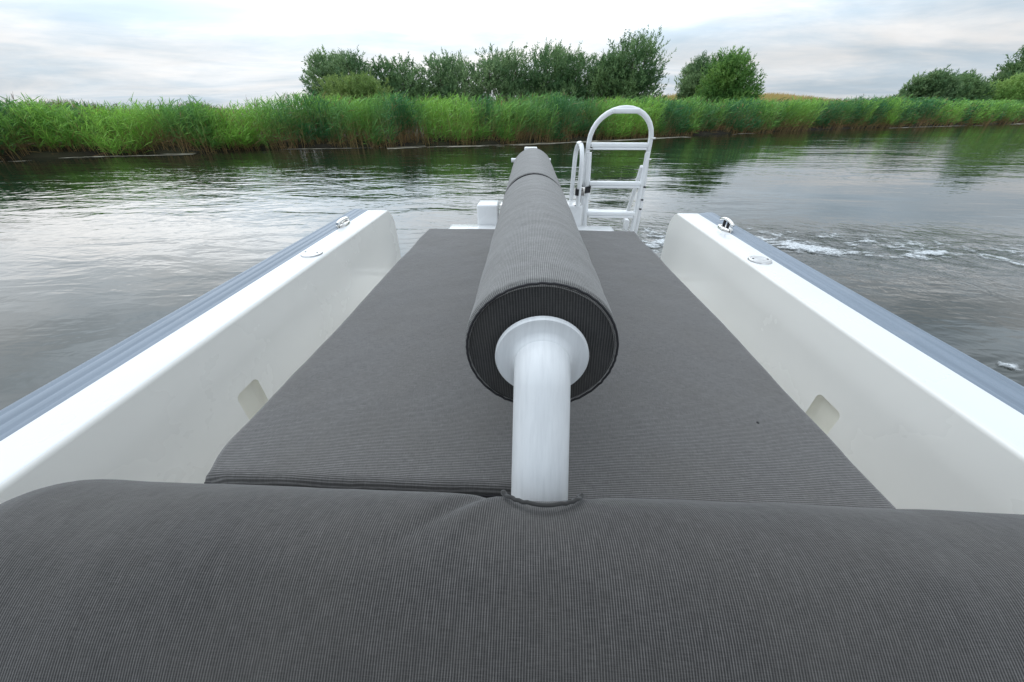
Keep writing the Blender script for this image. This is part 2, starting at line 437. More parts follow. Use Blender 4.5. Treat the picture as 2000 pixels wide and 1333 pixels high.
# ------------------------------------------------------------------ reeds
def reed_mass(s0, s1, per_m, depth, leafw, seed, nl=10):
    r = np.random.default_rng(seed)
    n = int((s1 - s0) * per_m)
    s = r.uniform(s0, s1, n)
    clump = fbm(s * .55, np.zeros(n), 3, 11)                     # protruding clumps along the bank
    d = r.random(n) ** 1.3 * depth - .15 + (0.5 - clump) * 1.6
    bx, by, nx, ny = bank(s)
    x = bx + nx * d; y = by + ny * d
    z0 = np.interp(d, [-1, 0, .5, 3], [-.15, -.05, .15, .3])
    top = np.interp(x, [-60, -22, -12.2, -11.2, -9.5, 0, 20, 36, 62, 200], [1.5, 1.5, 1.6, 1.66, 1.86, 1.84, 1.92, 2.25, 2.12, 2.2])
    cl2 = fbm(s * .8 + 40, d * .7, 3, 21)
    edge = np.clip((d - (0.5 - clump) * 1.6 + .15) / .8, 0, 1)
    Hh = (top - z0) * (.86 + .22 * (cl2 - .5) * 2 * 1.2 + r.normal(0, .05, n) + .08 * edge)
    gap = np.clip((fbm(s * 1.15 + 3, s * 0 + 2, 3, 77) - .36) * 5, .12, 1)
    Hh = np.where(r.random(n) > np.maximum(gap, edge * .9), Hh * r.uniform(.25, .6, n), Hh)
    lean = np.stack([r.normal(.10, .13, n), r.normal(-.02, .12, n) - .22 * (1 - edge) * r.random(n), np.zeros(n)], 1)
    cl3 = fbm(s * .33 + 7, np.full(n, .5), 2, 5)
    lean[:, 0] += (cl3 - .5) * .5
    base = np.stack([x, y, z0], 1); tip = base + lean * Hh[:, None]; tip[:, 2] = z0 + Hh
    A = Acc()
    # stalks : dead-brown below, green above (their own colour)
    side = np.zeros((n, 3)); th = r.uniform(-.6, .6, n); side[:, 0] = np.cos(th); side[:, 1] = np.sin(th)
    V, Q, nv = blades(base, tip, side, np.full(n, leafw * .55), None, 4, False)
    bk = r.uniform(.7, 1.5, n)
    brown = np.stack([.27 * bk, .185 * bk * r.uniform(.9, 1.15, n), .085 * bk], 1)
    hue = np.clip(fbm(s * .55 + 90, d * .3, 3, 8) * 3.0 - 1.1 + r.normal(0, .12, n), 0, 1)[:, None]
    ga = np.array([.05, .175, .065]); gb = np.array([.24, .47, .085])
    green = ga * (1 - hue) + gb * hue
    C = np.zeros((n, nv, 3))
    for k in range(5):
        f = [1, 1, .55, .1, 0][k]
        C[:, 2 * k:2 * k + 2] = (brown * f + green * (1 - f))[:, None]
    A.add(V, Q, C.reshape(-1, 3))
    # leaves
    for k in range(nl):
        lo_ = .08 + .24 * fbm(s * .9 + 20, s * 0, 2, 15)
        u = np.clip(lo_ + (.98 - lo_) * (k + r.random(n)) / nl, 0, 1)[:, None]
        b0 = base * (1 - u) + tip * u
        a = r.uniform(0, 2 * np.pi, n)
        ln = r.uniform(.28, .52, n) * (1.1 - .3 * u[:, 0])
        ele = r.uniform(.2, 1.15, n)
        dv = np.stack([np.cos(a) * np.cos(ele) + .35, np.sin(a) * np.cos(ele), np.sin(ele)], 1)
        tp = b0 + dv * ln[:, None]; tp[:, 2] -= .10 * r.random(n)
        sd = unit(np.cross(dv, np.stack([np.zeros(n), np.zeros(n), np.ones(n)], 1)) + r.normal(0, .5, (n, 3)))
        V, Q, nv = blades(b0, tp, sd, leafw * r.uniform(.8, 1.3, n), np.stack([np.zeros(n), np.zeros(n), ln * .12], 1), 2)
        w = r.uniform(.75, 1.3, (n, 1))
        c = green * w * (1 + .25 * (u - .5))
        dry = (r.random(n) < np.where(u[:, 0] < .32, .4, .03))[:, None]
        c = np.where(dry, brown * 1.0, c)
        A.add(V, Q, np.repeat(c, nv, 0))
    # dead stubble hanging at the water line
    ns = n // 2
    i = r.integers(0, n, ns)
    b0 = base[i] + r.normal(0, .12, (ns, 3)) * [1, 1, 0]; b0[:, 2] = r.uniform(-.02, .25, ns)
    dv = np.stack([r.normal(0, .6, ns), r.normal(-.4, .5, ns), r.normal(.5, .5, ns)], 1)
    tp = b0 + unit(dv) * r.uniform(.25, .7, ns)[:, None]
    V, Q, nv = blades(b0, tp, unit(np.cross(dv, [0, 1, .2])), np.full(ns, leafw * .6), None, 2)
    A.add(V, Q, np.repeat(brown[i] * .85, nv, 0))
    # feathery flower heads on a few
    i = np.nonzero((r.random(n) < .045) & (d > .2))[0]
    for q in range(5):
        b0 = tip[i] - [0, 0, .05]; dv = np.stack([r.normal(.25, .25, len(i)), r.normal(0, .2, len(i)), r.uniform(.6, 1, len(i))], 1)
        tp = b0 + dv * r.uniform(.12, .3, len(i))[:, None]
        V, Q, nv = blades(b0, tp, unit(r.normal(0, 1, (len(i), 3))), np.full(len(i), leafw * .6), None, 2)
        A.add(V, Q, np.repeat(np.tile(np.array([[.16, .11, .07]]), (len(i), 1)), nv, 0))
    return A
sA, sB, sC, sD, sE = s_of_x(-40), s_of_x(-24), s_of_x(9), s_of_x(36), s_of_x(150)
acc = Acc()
for a in (reed_mass(sA, sB, 60, 2.6, .04, 1, 9), reed_mass(sB, sC, 150, 2.8, .028, 2, 11), reed_mass(sC, sD, 105, 3.0, .042, 3, 10), reed_mass(sD, sE, 55, 3.5, .075, 4, 9)):
    V = np.concatenate(a.V); Q = np.concatenate(a.Q); C = np.concatenate(a.C); acc.add(V, Q, C)
rd = acc.build("reeds", M_reed)
rd['kind'] = 'stuff'; rd['label'] = "tall green reeds with brown stalks lining the far river bank"; rd['category'] = "reeds"

# golden grass field behind the reeds on the right, thin dry fringe on the left
def meadow(n, xs, dr, h, w, cols, seed):
    r = np.random.default_rng(seed)
    s = r.uniform(s_of_x(xs[0]), s_of_x(xs[1]), n); d = r.uniform(*dr, n)
    bx, by, nx, ny = bank(s); x = bx + nx * d; y = by + ny * d
    z = land_h(x, y, d) - .05
    hh = h * (.75 + .5 * fbm(x * .4, y * .4, 3, 4)) * r.uniform(.8, 1.15, n)
    base = np.stack([x, y, z], 1); tip = base + np.stack([r.normal(.12, .15, n) * hh, r.normal(0, .1, n) * hh, hh], 1)
    a = r.uniform(-.8, .8, n); sd = np.stack([np.cos(a), np.sin(a), np.zeros(n)], 1)
    V, Q, nv = blades(base, tip, sd, w * r.uniform(.7, 1.3, n), None, 2)
    k = np.clip(fbm(x * .25, y * .25, 3, 9) * 1.8 - .4 + r.normal(0, .2, n), 0, 1)[:, None]
    c = np.array(cols[0]) * (1 - k) + np.array(cols[1]) * k
    return V, Q, np.repeat(c, nv, 0)
A = Acc()
A.add(*meadow(26000, (6, 52), (9, 24), 1.35, .09, ((.52, .40, .17), (.44, .38, .13)), 5))
A.add(*meadow(9000, (-30, -11), (3.5, 7), 1.15, .05, ((.30, .24, .11), (.16, .20, .06)), 6))
mg = A.build("dry_grass", M_reed)
mg['kind'] = 'stuff'; mg['label'] = "golden dry grass field showing behind the green reeds"; mg['category'] = "grass"

# ------------------------------------------------------------------ trees
def tree(loc, hgt, wid, label, seed, cols, nshoot=700, leaf=.20, lobes=5, open_=.0, lean=0.0, cat="tree", group="trees behind the reed bank", name="willow_tree", upright=1.0):
    r = np.random.default_rng(seed)
    root = thing(name, loc, label, cat, group)
    X, Y, Z = loc
    # trunk and limbs
    specs = []
    LB = []
    for k in range(lobes):
        a = 2 * math.pi * (k + r.random() * .6) / lobes
        rr = wid * .5 * r.uniform(.42, .72) * (0 if k == 0 else 1)
        LB.append((X + rr * math.cos(a) + lean * hgt * .5, Y + rr * math.sin(a) * .8, Z + hgt * (.62 if k == 0 else r.uniform(.38, .66)),
                   wid * r.uniform(.24, .34), hgt * (.34 if k == 0 else r.uniform(.22, .38))))
    for k in range(max(3, lobes - 2)):                            # skirts of foliage down to the ground
        a = 2 * math.pi * (k + r.random() * .6) / max(3, lobes - 2) + .5
        LB.append((X + wid * .36 * math.cos(a), Y + wid * .3 * math.sin(a), Z + hgt * r.uniform(.22, .36), wid * r.uniform(.20, .28), hgt * r.uniform(.20, .28)))
    nb = len(LB)
    for (lx, ly, lz, a_, b_) in LB:
        p = smooth_path([(X + r.normal(0, .06), Y + r.normal(0, .06), Z - .15), (X * .6 + lx * .4, Y * .6 + ly * .4, Z + (lz - Z) * .5), (lx, ly, lz), (lx + lean, ly, lz + b_ * .7)], 5)
        specs.append((p, list(np.linspace(.05 * wid / 4 + .05, .012, len(p))), dict(seg=7)))
    A = Acc()
    n = int(nshoot * 2.6)
    li = r.integers(0, nb, n)
    LBa = np.array(LB)[li]
    u = unit(r.normal(0, 1, (n, 3))); rad = r.uniform(.25, 1, n)[:, None] ** .55
    u[:, 2] = np.where(u[:, 2] < -.7, -u[:, 2], u[:, 2])
    P = LBa[:, :3] + u * rad * np.stack([LBa[:, 3], LBa[:, 3], LBa[:, 4]], 1) * r.normal(1, .12, (n, 1))
    P[:, 2] = np.maximum(P[:, 2], Z + .15)
    dirv = unit(u * np.array([.75, .75, .35]) + np.array([lean * .8 + .08, 0, .75 * upright]) + r.normal(0, .22, (n, 3)))
    ln = r.uniform(.28, .66, n) * hgt / 5.5
    big = fbm(P[:, 0] * .9 + seed, P[:, 2] * .9 + P[:, 1] * .6, 3, seed)
    base = np.array(cols[0]); hi = np.array(cols[1])
    nlf = 13
    for k in range(nlf):
        f = ((k + r.random(n)) / nlf)[:, None]
        b0 = P + dirv * ln[:, None] * f + r.normal(0, .03, (n, 3))
        dv = unit(dirv * .9 + r.normal(0, .6, (n, 3)))
        tp = b0 + dv * (leaf * r.uniform(.7, 1.4, n))[:, None]
        sd = unit(np.cross(dv, r.normal(0, 1, (n, 3))))
        V, Q, nv = blades(b0, tp, sd, leaf * .36 * r.uniform(.7, 1.3, n) * (1.15 - .5 * f[:, 0]), None, 2)
        kk = np.clip((big - .3) * 1.7 + r.normal(0, .22, n), 0, 1)[:, None]
        c = (base * (1 - kk) + hi * kk) * r.uniform(.8, 1.2, (n, 1))
        A.add(V, Q, np.repeat(c, nv, 0))
    A.build("crown", M_leaf, root)
    tubes("trunk", specs, M_bark, root)
    return root
WG = ((.10, .195, .085), (.29, .42, .20))       # grey-green willow
DG = ((.08, .17, .07), (.23, .36, .15))
BG = ((.15, .25, .07), (.30, .41, .13))           # bright bush
TR = [
 ((-15.2, 34, .3), 4.7, 5.0, "willow at the left end of the main group, behind a yellow-green bush", WG, 850, 5, 0, 1.0),
 ((-10.7, 36, .3), 4.6, 5.6, "dark round willow just right of the yellow-green bush", DG, 700, 5, 0, .9),
 ((-6.6, 37, .3), 5.1, 5.7, "pale feathery two-headed willow, third large tree from the left", WG, 620, 5, 0, 1.1),
 ((-2.2, 38, .3), 5.3, 6.0, "grey-green willow standing between the pale two-headed one and the wide dark one", WG, 720, 5, 0, 1.0),
 ((2.7, 38, .3), 5.5, 6.9, "wide dark willow second from the right of the main tree group", DG, 1000, 7, 0, 1.0),
 ((7.8, 36, .3), 5.8, 5.5, "tallest willow, at the right end of the main group above the ladder", DG, 1100, 7, 0, 1.1),
 ((16.1, 42, .6), 5.0, 3.0, "pale slimmer tree tucked behind the left side of the lone round tree", WG, 560, 5, 0, 1.0),
 ((17.3, 38, .5), 4.95, 4.6, "lone dense round green tree in the gap right of the main group", ((.09, .22, .055), (.25, .43, .11)), 1000, 7, 0, .8),
]
for i, (loc, h, w, lab, cols, ns, lb, ln_, up) in enumerate(TR):
    tree(loc, h, w, lab, 100 + i * 7, cols, ns, .19, lb, 0, ln_, upright=up)
tree((-11.2, 28, .3), 3.1, 4.6, "yellow-green bush in front of the leftmost willows", 41, BG, 800, .17, 6, cat="bush", name="bush", group="bushes behind the reed bank", upright=1.0)
tree((53.5, 60, .5), 5.0, 4.6, "windswept grey-green willow leaning right, first of the trees at the far right", 51, WG, 750, .30, 5, lean=.30, upright=1.0)
tree((60.5, 62, .5), 4.7, 5.6, "small dark tree just right of the windswept willow", 52, DG, 560, .30, 5, lean=.1)
tree((68.0, 60, .3), 5.2, 9.0, "bright green spreading bush at the right edge of the photo", 53, ((.20, .36, .10), (.38, .54, .17)), 1100, .30, 7, cat="bush", name="bush", group="bushes behind the reed bank", lean=.1)
tree((76.5, 62, .3), 6.2, 7.0, "tall pale bush beyond the right edge of the photo", 54, WG, 700, .30, 6, cat="bush", name="bush", group="bushes behind the reed bank", lean=.1)
tree((83.5, 75, .5), 10.2, 9.5, "tall loose-crowned tree rising at the right edge above the bright bush", 55, DG, 1000, .40, 7, lean=.12)
tree((72.5, 76, .5), 6.0, 4.4, "small dark treetop left of the tall loose-crowned tree", 56, DG, 420, .34, 4, lean=.1)

# ------------------------------------------------------------------ floating weed along the bank
m, t, b = newmat("floating_weed", (.2, .17, .12), .6); M_weed = m
g = t.nodes.new("ShaderNodeNewGeometry").outputs['Position']
c = mixcol(t, maprange(t, noise(t, g, 3.0, 6, .7), .35, .65, 0, 1), (.13, .11, .075), (.36, .33, .27))
t.links.new(c, b.inputs['Base Color'])
VV = []; QQ = []
def weed(s0, s1, o0, o1, th, seed, step=.12, across=.05):
    global VV, QQ
    s = np.arange(s0, s1, step); d = np.arange(o0, o1, across)
    Sg, Dg = np.meshgrid(s, d, indexing='ij')
    bx, by, nx, ny = bank(s)
    X = bx[:, None] - nx[:, None] * Dg; Y = by[:, None] - ny[:, None] * Dg
    mid = .5 * (o0 + o1) + (fbm(s * .35, s * 0, 3, seed + 9)[:, None] - .5) * (o1 - o0) * 1.1
    k = fbm(Sg * .7, Dg * 5, 4, seed) - th - ((Dg - mid) / (o1 - o0) * 2.2) ** 2 * .25
    Zz = np.full_like(X, .006) + .006 * vnoise(Sg * 6, Dg * 14, 2)
    Fq = grid_faces(len(s), len(d))
    keep = (k.ravel()[Fq] > 0).all(1)
    n0 = sum(len(v) for v in VV)
    VV.append(np.stack([X, Y, Zz], -1).reshape(-1, 3)); QQ.append(Fq[keep] + n0)
weed(s_of_x(-20), s_of_x(-12.8), .3, 1.3, .42, 1)
weed(s_of_x(-10.5), s_of_x(-4.8), .45, 1.0, .42, 2)
weed(s_of_x(-6.5), s_of_x(9), .65, 1.7, .36, 3)
weed(s_of_x(12), s_of_x(17), .5, 1.2, .46, 4)
weed(s_of_x(31), s_of_x(46), .8, 1.9, .45, 5, .25, .09)
weed(s_of_x(52), s_of_x(66), .8, 2.0, .40, 6, .25, .09)
fw = mesh("floating_weed", np.concatenate(VV), np.concatenate(QQ), M_weed)
fw['kind'] = 'stuff'; fw['label'] = "thin pale brown strip of floating weed along the foot of the reeds"; fw['category'] = "floating weed"

# ------------------------------------------------------------------ foam of the wake
m, t, b = newmat("foam", (.62, .65, .67), .6); M_foam = m
g = t.nodes.new("ShaderNodeNewGeometry").outputs['Position']
at = t.nodes.new("ShaderNodeAttribute"); at.attribute_name = "Col"
bub = noise(t, g, 55, 4, .7)
al = mth(t, 'MULTIPLY', at.outputs['Fac'], maprange(t, bub, .30, .62, .35, 1.5), clamp=True)
t.links.new(al, b.inputs['Alpha'])
fx = np.arange(.9, 7.5, .014); fy = np.arange(1.6, 5.4, .014)
X, Y = np.meshgrid(fx, fy, indexing='ij')
wx = (fbm(X * 1.3, Y * 1.3, 4, 31) - .5) * .7; wy = (fbm(X * 1.3 + 9, Y * 1.3 + 4, 4, 33) - .5) * .7
dens = np.zeros_like(X)
curve = np.array([(2.9, 4.62), (3.25, 4.38), (3.5, 4.10), (3.9, 4.03), (4.35, 3.93), (4.62, 4.05), (4.85, 4.12), (5.1, 3.98), (5.5, 3.72), (6.2, 3.5), (7.4, 3.3)])
wdt = np.array([.16, .20, .17, .10, .07, .10, .09, .07, .06, .06, .06])
pk = np.array([.30, .42, .46, .40, .34, .36, .32, .28, .28, .24, .22])
for i in range(len(curve) - 1):
    for u in np.linspace(0, 1, 6)[:-1]:
        p = curve[i] * (1 - u) + curve[i + 1] * u; w_ = wdt[i] * (1 - u) + wdt[i + 1] * u; k_ = pk[i] * (1 - u) + pk[i + 1] * u
        dens = np.maximum(dens, k_ * np.exp(-((X + wx * .5 - p[0]) ** 2 + (Y + wy * .5 - p[1]) ** 2) / w_ ** 2))
for (px, py, sx, sy, k_) in ((1.7, 4.35, .30, .4, .26), (1.35, 3.6, .2, .4, .22), (3.16, 1.9, .05, .035, .25), (3.1, 4.75, .5, .2, .16), (4.3, 4.5, .9, .25, .13), (6.0, 4.1, .9, .25, .13)):
    dens = np.maximum(dens, k_ * np.exp(-((X - px) / sx) ** 2 - ((Y - py) / sy) ** 2))
ridg = 1 - np.abs(2 * fbm((X + wx) * 2.6, (Y + wy) * 4.6, 5, 40) - 1)
ridg2 = 1 - np.abs(2 * fbm((X + wx) * 7, (Y + wy) * 11, 4, 44) - 1)
fine = fbm(X * 30, Y * 30, 3, 50)
kf = dens * 1.25 + (ridg - .86) * 1.1 + (ridg2 - .85) * .6 + (fine - .5) * .5 - .02
kf = np.where(dens < .02, -1, kf)
Zf = .006 + .014 * np.clip(kf, 0, .5) + .004 * fine
alpha = np.clip(kf / .5, 0, .9) ** 1.3
Fq = grid_faces(len(fx), len(fy)); keep = (kf.ravel()[Fq] > 0).any(1) & (dens.ravel()[Fq] > .02).all(1)
used = np.unique(Fq[keep]); rem = np.full(X.size, -1); rem[used] = np.arange(len(used))
fo = mesh("foam", np.stack([X, Y, Zf], -1).reshape(-1, 3)[used], rem[Fq[keep]], M_foam, col=np.repeat(alpha.reshape(-1, 1)[used], 3, 1))
fo['kind'] = 'stuff'; fo['label'] = "white streaks of churned foam on the water right of the boat"; fo['category'] = "foam"

# ------------------------------------------------------------------ the boat
boat = thing("motorboat", (0, 1.0, 0), "open white motorboat with grey rubber rub rails, seen from its helm towards the stern", "boat")
GZ = .83
def hull_w(y):
    """beam factor along the boat, 1 at the stern and amidships, closing to the bow at y=-3.4"""
    u = np.clip((-y - .2) / 3.2, 0, 1)
    return np.sqrt(np.clip(1 - u ** 2.6, 0, 1)) * .985 + .015
def stern_drop(y):
    u = np.clip((y - 2.385) / .115, 0, 1)
    return .13 * (1 - np.sqrt(np.clip(1 - u ** 2, 0, 1)))
ys = np.concatenate([np.linspace(-3.4, -.2, 40)[:-1], np.linspace(-.2, 2.36, 30)[:-1], 2.36 + .14 * np.sin(np.linspace(0, math.pi / 2, 12))])
XI, XB, XO = .975, 1.105, 1.225
fil = .014
for sgn in (-1, 1):
    prof = [(XI + .004, .40, 0), (XI + .002, .55, .3), (XI, .70, .7)]
    for k in range(6):
        a = math.pi - k * (math.pi / 2) / 5
        prof.append((XI + fil + fil * math.cos(a), GZ - fil + fil * math.sin(a), 1))
    prof += [(XB - .002, GZ, 1), (XB + .01, GZ - .012, 1), (1.15, GZ - .03, 1), (1.15, GZ - .16, 1), (1.13, .45, .5), (1.08, .15, 0), (.9, -.15, 0), (.5, -.3, 0)]
    G = np.zeros((len(ys), len(prof), 3))
    for j, (px, pz, w_) in enumerate(prof):
        G[:, j, 0] = sgn * px * hull_w(ys); G[:, j, 1] = ys; G[:, j, 2] = pz - w_ * stern_drop(ys)
    Q = grid_faces(len(ys), len(prof), False, True)
    if sgn < 0: Q = Q[:, ::-1]
    n0 = (len(ys) - 1) * len(prof)
    Fc = [tuple(q) for q in Q] + [tuple(range(n0, n0 + len(prof))), tuple(range(len(prof)))[::-1]]
    if sgn < 0: Fc[-2:] = [f[::-1] for f in Fc[-2:]]
    bm = bmesh.new(); bv = [bm.verts.new(v) for v in G.reshape(-1, 3)]
    for f in Fc: bm.faces.new([bv[i] for i in f])
    bmesh.ops.recalc_face_normals(bm, faces=bm.faces)
    bm.verts.index_update(); Fc = [[v.index for v in f.verts] for f in bm.faces]; bm.free()
    hs = mesh("hull_side", G.reshape(-1, 3), Fc, M_white, boat); flatten(hs, 35)
    # liner material on the inner wall
    hs.data.materials.append(M_wall)
    for p in hs.data.polygons:
        c_ = p.center
        if abs(p.normal.x) > .6 and p.normal.x * sgn < 0 and abs(c_.x) < XI * 1.02 : p.material_index = 1
    # niche cut into the inner wall
    bm = bmesh.new(); bm_box(bm, (min(sgn * (XI - .09), sgn * (XI + .022)), .802, .40), (max(sgn * (XI - .09), sgn * (XI + .022)), .905, .607), .020, 5)
    for v in bm.verts: v.co -= Vector(LOC[boat.name])
    me = bpy.data.meshes.new("niche_cut"); bm.to_mesh(me); bm.free()
    me.materials.append(M_niche)
    cut = bpy.data.objects.new("niche_cut", me); COL.objects.link(cut); cut.location = LOC[boat.name]
    md = hs.modifiers.new("cut", 'BOOLEAN'); md.operation = 'DIFFERENCE'; md.object = cut; md.solver = 'EXACT'
    md.material_mode = 'TRANSFER'
    dg = bpy.context.evaluated_depsgraph_get(); dg.update()
    nm = bpy.data.meshes.new_from_object(hs.evaluated_get(dg))
    hs.modifiers.clear(); 
    if len(nm.polygons) > 100: hs.data = nm
    bpy.data.objects.remove(cut)
    flatten(hs, 35)
    # rubber rub rail
    rp = []
    top = GZ - .002
    xs_ = np.linspace(XB + .002, XO - .03, 23)
    for i, x_ in enumerate(xs_):
        u = (x_ - XB) / (XO - XB)
        dip = 0
        for gx in (.17, .40, .66): dip += .0035 * math.exp(-((u - gx) / .035) ** 2)
        rp.append((x_, top + .010 * math.sin(u * math.pi * .62) - dip))
    zc_ = rp[-1][1]
    for k in range(1, 9):
        a = math.pi / 2 - k * (math.pi / 2) / 8
        rp.append((XO - .03 + .03 * math.cos(a), zc_ - .05 + .05 * math.sin(a)))
    rp += [(XO, GZ - .10), (XO - .012, GZ - .135), (1.152, GZ - .15), (1.152, GZ - .04), (XB + .014, GZ - .026)]
    G = np.zeros((len(ys), len(rp), 3))
    for j, (px, pz) in enumerate(rp):
        G[:, j, 0] = sgn * (px * hull_w(ys)); G[:, j, 1] = ys; G[:, j, 2] = pz - stern_drop(ys)
    Q = grid_faces(len(ys), len(rp), False, True)
    if sgn < 0: Q = Q[:, ::-1]
    n0 = (len(ys) - 1) * len(rp)
    rr_ = mesh("rub_rail", G.reshape(-1, 3), [tuple(q) for q in Q] + [tuple(range(n0, n0 + len(rp)))], M_rub, boat); flatten(rr_, 45)
    # filler cap flush in the gunwale
    cp = lathe("deck_cap", [(.0, .008), (.020, .0085), (.0215, .0065), (.023, .0085), (.037, .0082), (.0385, .006), (.040, .008), (.046, .0065), (.049, .001), (.049, -.01)], (sgn * 1.038, 1.54, GZ), 'z', M_brush, boat)
    for dx, dy in ((-.030, .004), (.030, -.004)):
        lathe("cap_recess", [(0, .0), (.0045, .0), (.0045, -.002)], (sgn * 1.038 + dx, 1.54 + dy, GZ + .0092), 'z', M_dark, cp, 12)
    # pop-up cleat
    cx, cy = sgn * 1.108, 2.03
    cb = lathe("cleat", [(0, .012), (.030, .013), (.040, .011), (.046, .006), (.048, -.012)], (cx, cy, GZ + .006), 'z', M_chrome, boat, 40, .62, 1.5)
    if sgn > 0:
        tubes("horn", [(smooth_path([(cx, cy - .075, GZ + .038), (cx, cy - .04, GZ + .050), (cx, cy, GZ + .054), (cx, cy + .04, GZ + .050), (cx, cy + .075, GZ + .038)], 6), [.004] + [.009] * 23 + [.004], dict(seg=10))], M_chrome, cb)
        for q in (-.022, .022): tubes("cleat_post", [([(cx, cy + q, GZ + .012), (cx, cy + q, GZ + .052)], .008)], M_dark, cb)
    else:
        tubes("horn", [(smooth_path([(cx, cy - .066, GZ + .020), (cx, cy - .04, GZ + .027), (cx, cy, GZ + .029), (cx, cy + .04, GZ + .027), (cx, cy + .066, GZ + .020)], 6), [.005] + [.012] * 23 + [.005], dict(seg=10))], M_chrome, cb)
        for q in (-.035, .035): tubes("cleat_pad", [([(cx - .02, cy + q, GZ + .018), (cx + .02, cy + q, GZ + .018)], .006)], M_brush, cb)
# floor, engine hatch, transom and swim platform
fl = []
for y in ys[ys < 2.35]: fl.append(y)
V = [(s_ * XI * hull_w(np.array(y)) * 1.004, y, .402) for y in fl for s_ in (-1, 1)]
mesh("deck_floor", V, [(2 * i, 2 * i + 1, 2 * i + 3, 2 * i + 2) for i in range(len(fl) - 1)], M_wall, boat, smooth=False)
V = [(s_ * .95 * hull_w(np.array(y)), y, -.12) for y in fl for s_ in (-1, 1)]
mesh("hull_bottom", V, [(2 * i, 2 * i + 1, 2 * i + 3, 2 * i + 2) for i in range(len(fl) - 1)], M_white, boat, smooth=False)
box("transom", (-1.10, 2.34, -.2), (1.10, 2.40, .400), M_white, boat, .01)
box("engine_hatch", (-.61, .50, .404), (.61, 2.17, .692), M_white, boat, .02, 3)
bm = bmesh.new(); bm_box(bm, (-.555, 2.18, .40), (.565, 2.425, .738), .022, 3)
from_bm("stern_platform", bm, M_white, boat)
box("platform_lip", (.37, 2.19, .60), (.615, 2.30, .728), M_white, boat, .012, 3)
for lo, hi in (((-.362, 2.405, .70), (-.222, 2.575, .866)), ((.20, 2.405, .70), (.349, 2.575, .868))):
    bm = bmesh.new(); bm_box(bm, lo, hi, .012, 3)
    from_bm("stern_box", bm, M_white, boat)
box("stern_bracket", (-.205, 2.43, .70), (-.19, 2.54, .862), M_brush, boat, .002)

# ------------------------------------------------------------------ padded boom
boom = thing("padded_boom", (.02, 2.47, .735), "long dark grey padded roll on a bent white pole above the sun pad", "padded boom")
RX, RZ, RR = .004, 1.076, .1245
def roll(y0, y1, tilt0, tilt1, endcap):
    nu, nv = 150, 96
    yy = np.linspace(0, 1, nu); th = np.linspace(0, 2 * math.pi, nv + 1)[:-1] + math.pi * 1.5
    TT, YY = np.meshgrid(th, yy)
    er = .010
    Ya = y0 + tilt0 * np.cos(TT) * RR; Yb = y1 + tilt1 * np.cos(TT) * RR
    Yw = Ya + (Yb - Ya) * YY
    d0 = (Yw - Ya); d1 = (Yb - Yw)
    r0 = RR - er * (1 - np.sqrt(np.clip(1 - (1 - np.clip(d0 / er, 0, 1)) ** 2, 0, 1))) * .9 - er * (1 - np.sqrt(np.clip(1 - (1 - np.clip(d1 / er, 0, 1)) ** 2, 0, 1))) * .9
    r0 = r0 + (fbm(YY * 9, np.cos(TT) * 1.5 + 3, 3, 61) - .5) * .0045 + (fbm(YY * 30, np.sin(TT) * 2 + 3, 2, 62) - .5) * .0016
    X = RX + r0 * np.cos(TT); Z = RZ + r0 * np.sin(TT)
    uv = np.stack([(TT - math.pi * 1.5) * RR, Yw], -1).reshape(-1, 2)
    # ensure rings exist close to the ends
    V = np.stack([X, Yw, Z], -1).reshape(-1, 3)
    o = mesh("padding", V, grid_faces(nu, nv, False, True), M_fab_roll, boom, uv=uv)
    for (yc, tl, nm) in ((y0, tilt0, 'end_panel'), (y1, tilt1, 'end_panel')):
        rr = np.linspace(.0, RR - .008, 14); a = np.linspace(0, 2 * math.pi, 97)[:-1]
        RRg, AA = np.meshgrid(rr, a, indexing='ij')
        sg = -1 if yc == y0 else 1
        Yp = yc + tl * np.cos(AA) * RRg + sg * .007 * np.cos(RRg / RR * math.pi / 2) + sg * -.002 + (fbm(RRg * 30 + 4, AA * 2, 3, 71) - .5) * .004
        V = np.stack([RX + RRg * np.cos(AA), Yp, RZ + RRg * np.sin(AA)], -1).reshape(-1, 3)
        uv2 = np.stack([RRg * np.cos(AA) + .06 * RRg * np.sin(AA), RRg * np.sin(AA)], -1).reshape(-1, 2)
        mesh(nm, V, grid_faces(14, 96, False, True)[:, ::-1] if sg < 0 else grid_faces(14, 96, False, True), M_fab_end, o, uv=uv2)
        ring = [(RX + (RR - .0045 + .0005 * math.sin(k * 3.1)) * math.cos(2 * math.pi * k / 120), yc + sg * .001 + tl * math.cos(2 * math.pi * k / 120) * RR + .0007 * math.sin(k * 1.7), RZ + (RR - .0045 + .0005 * math.sin(k * 2.3)) * math.sin(2 * math.pi * k / 120)) for k in range(121)]
        tubes("piping", [(ring, .0019, dict(seg=8, caps=False))], M_piping, o)
    return o
roll(.450, 1.405, 0, -.14, True)
roll(1.440, 2.440, -.14, 0, False)
tubes("core_tube", [([(RX, 1.36, RZ), (RX, 1.48, RZ)], RR - .012, dict(seg=40))], M_dark, boom)
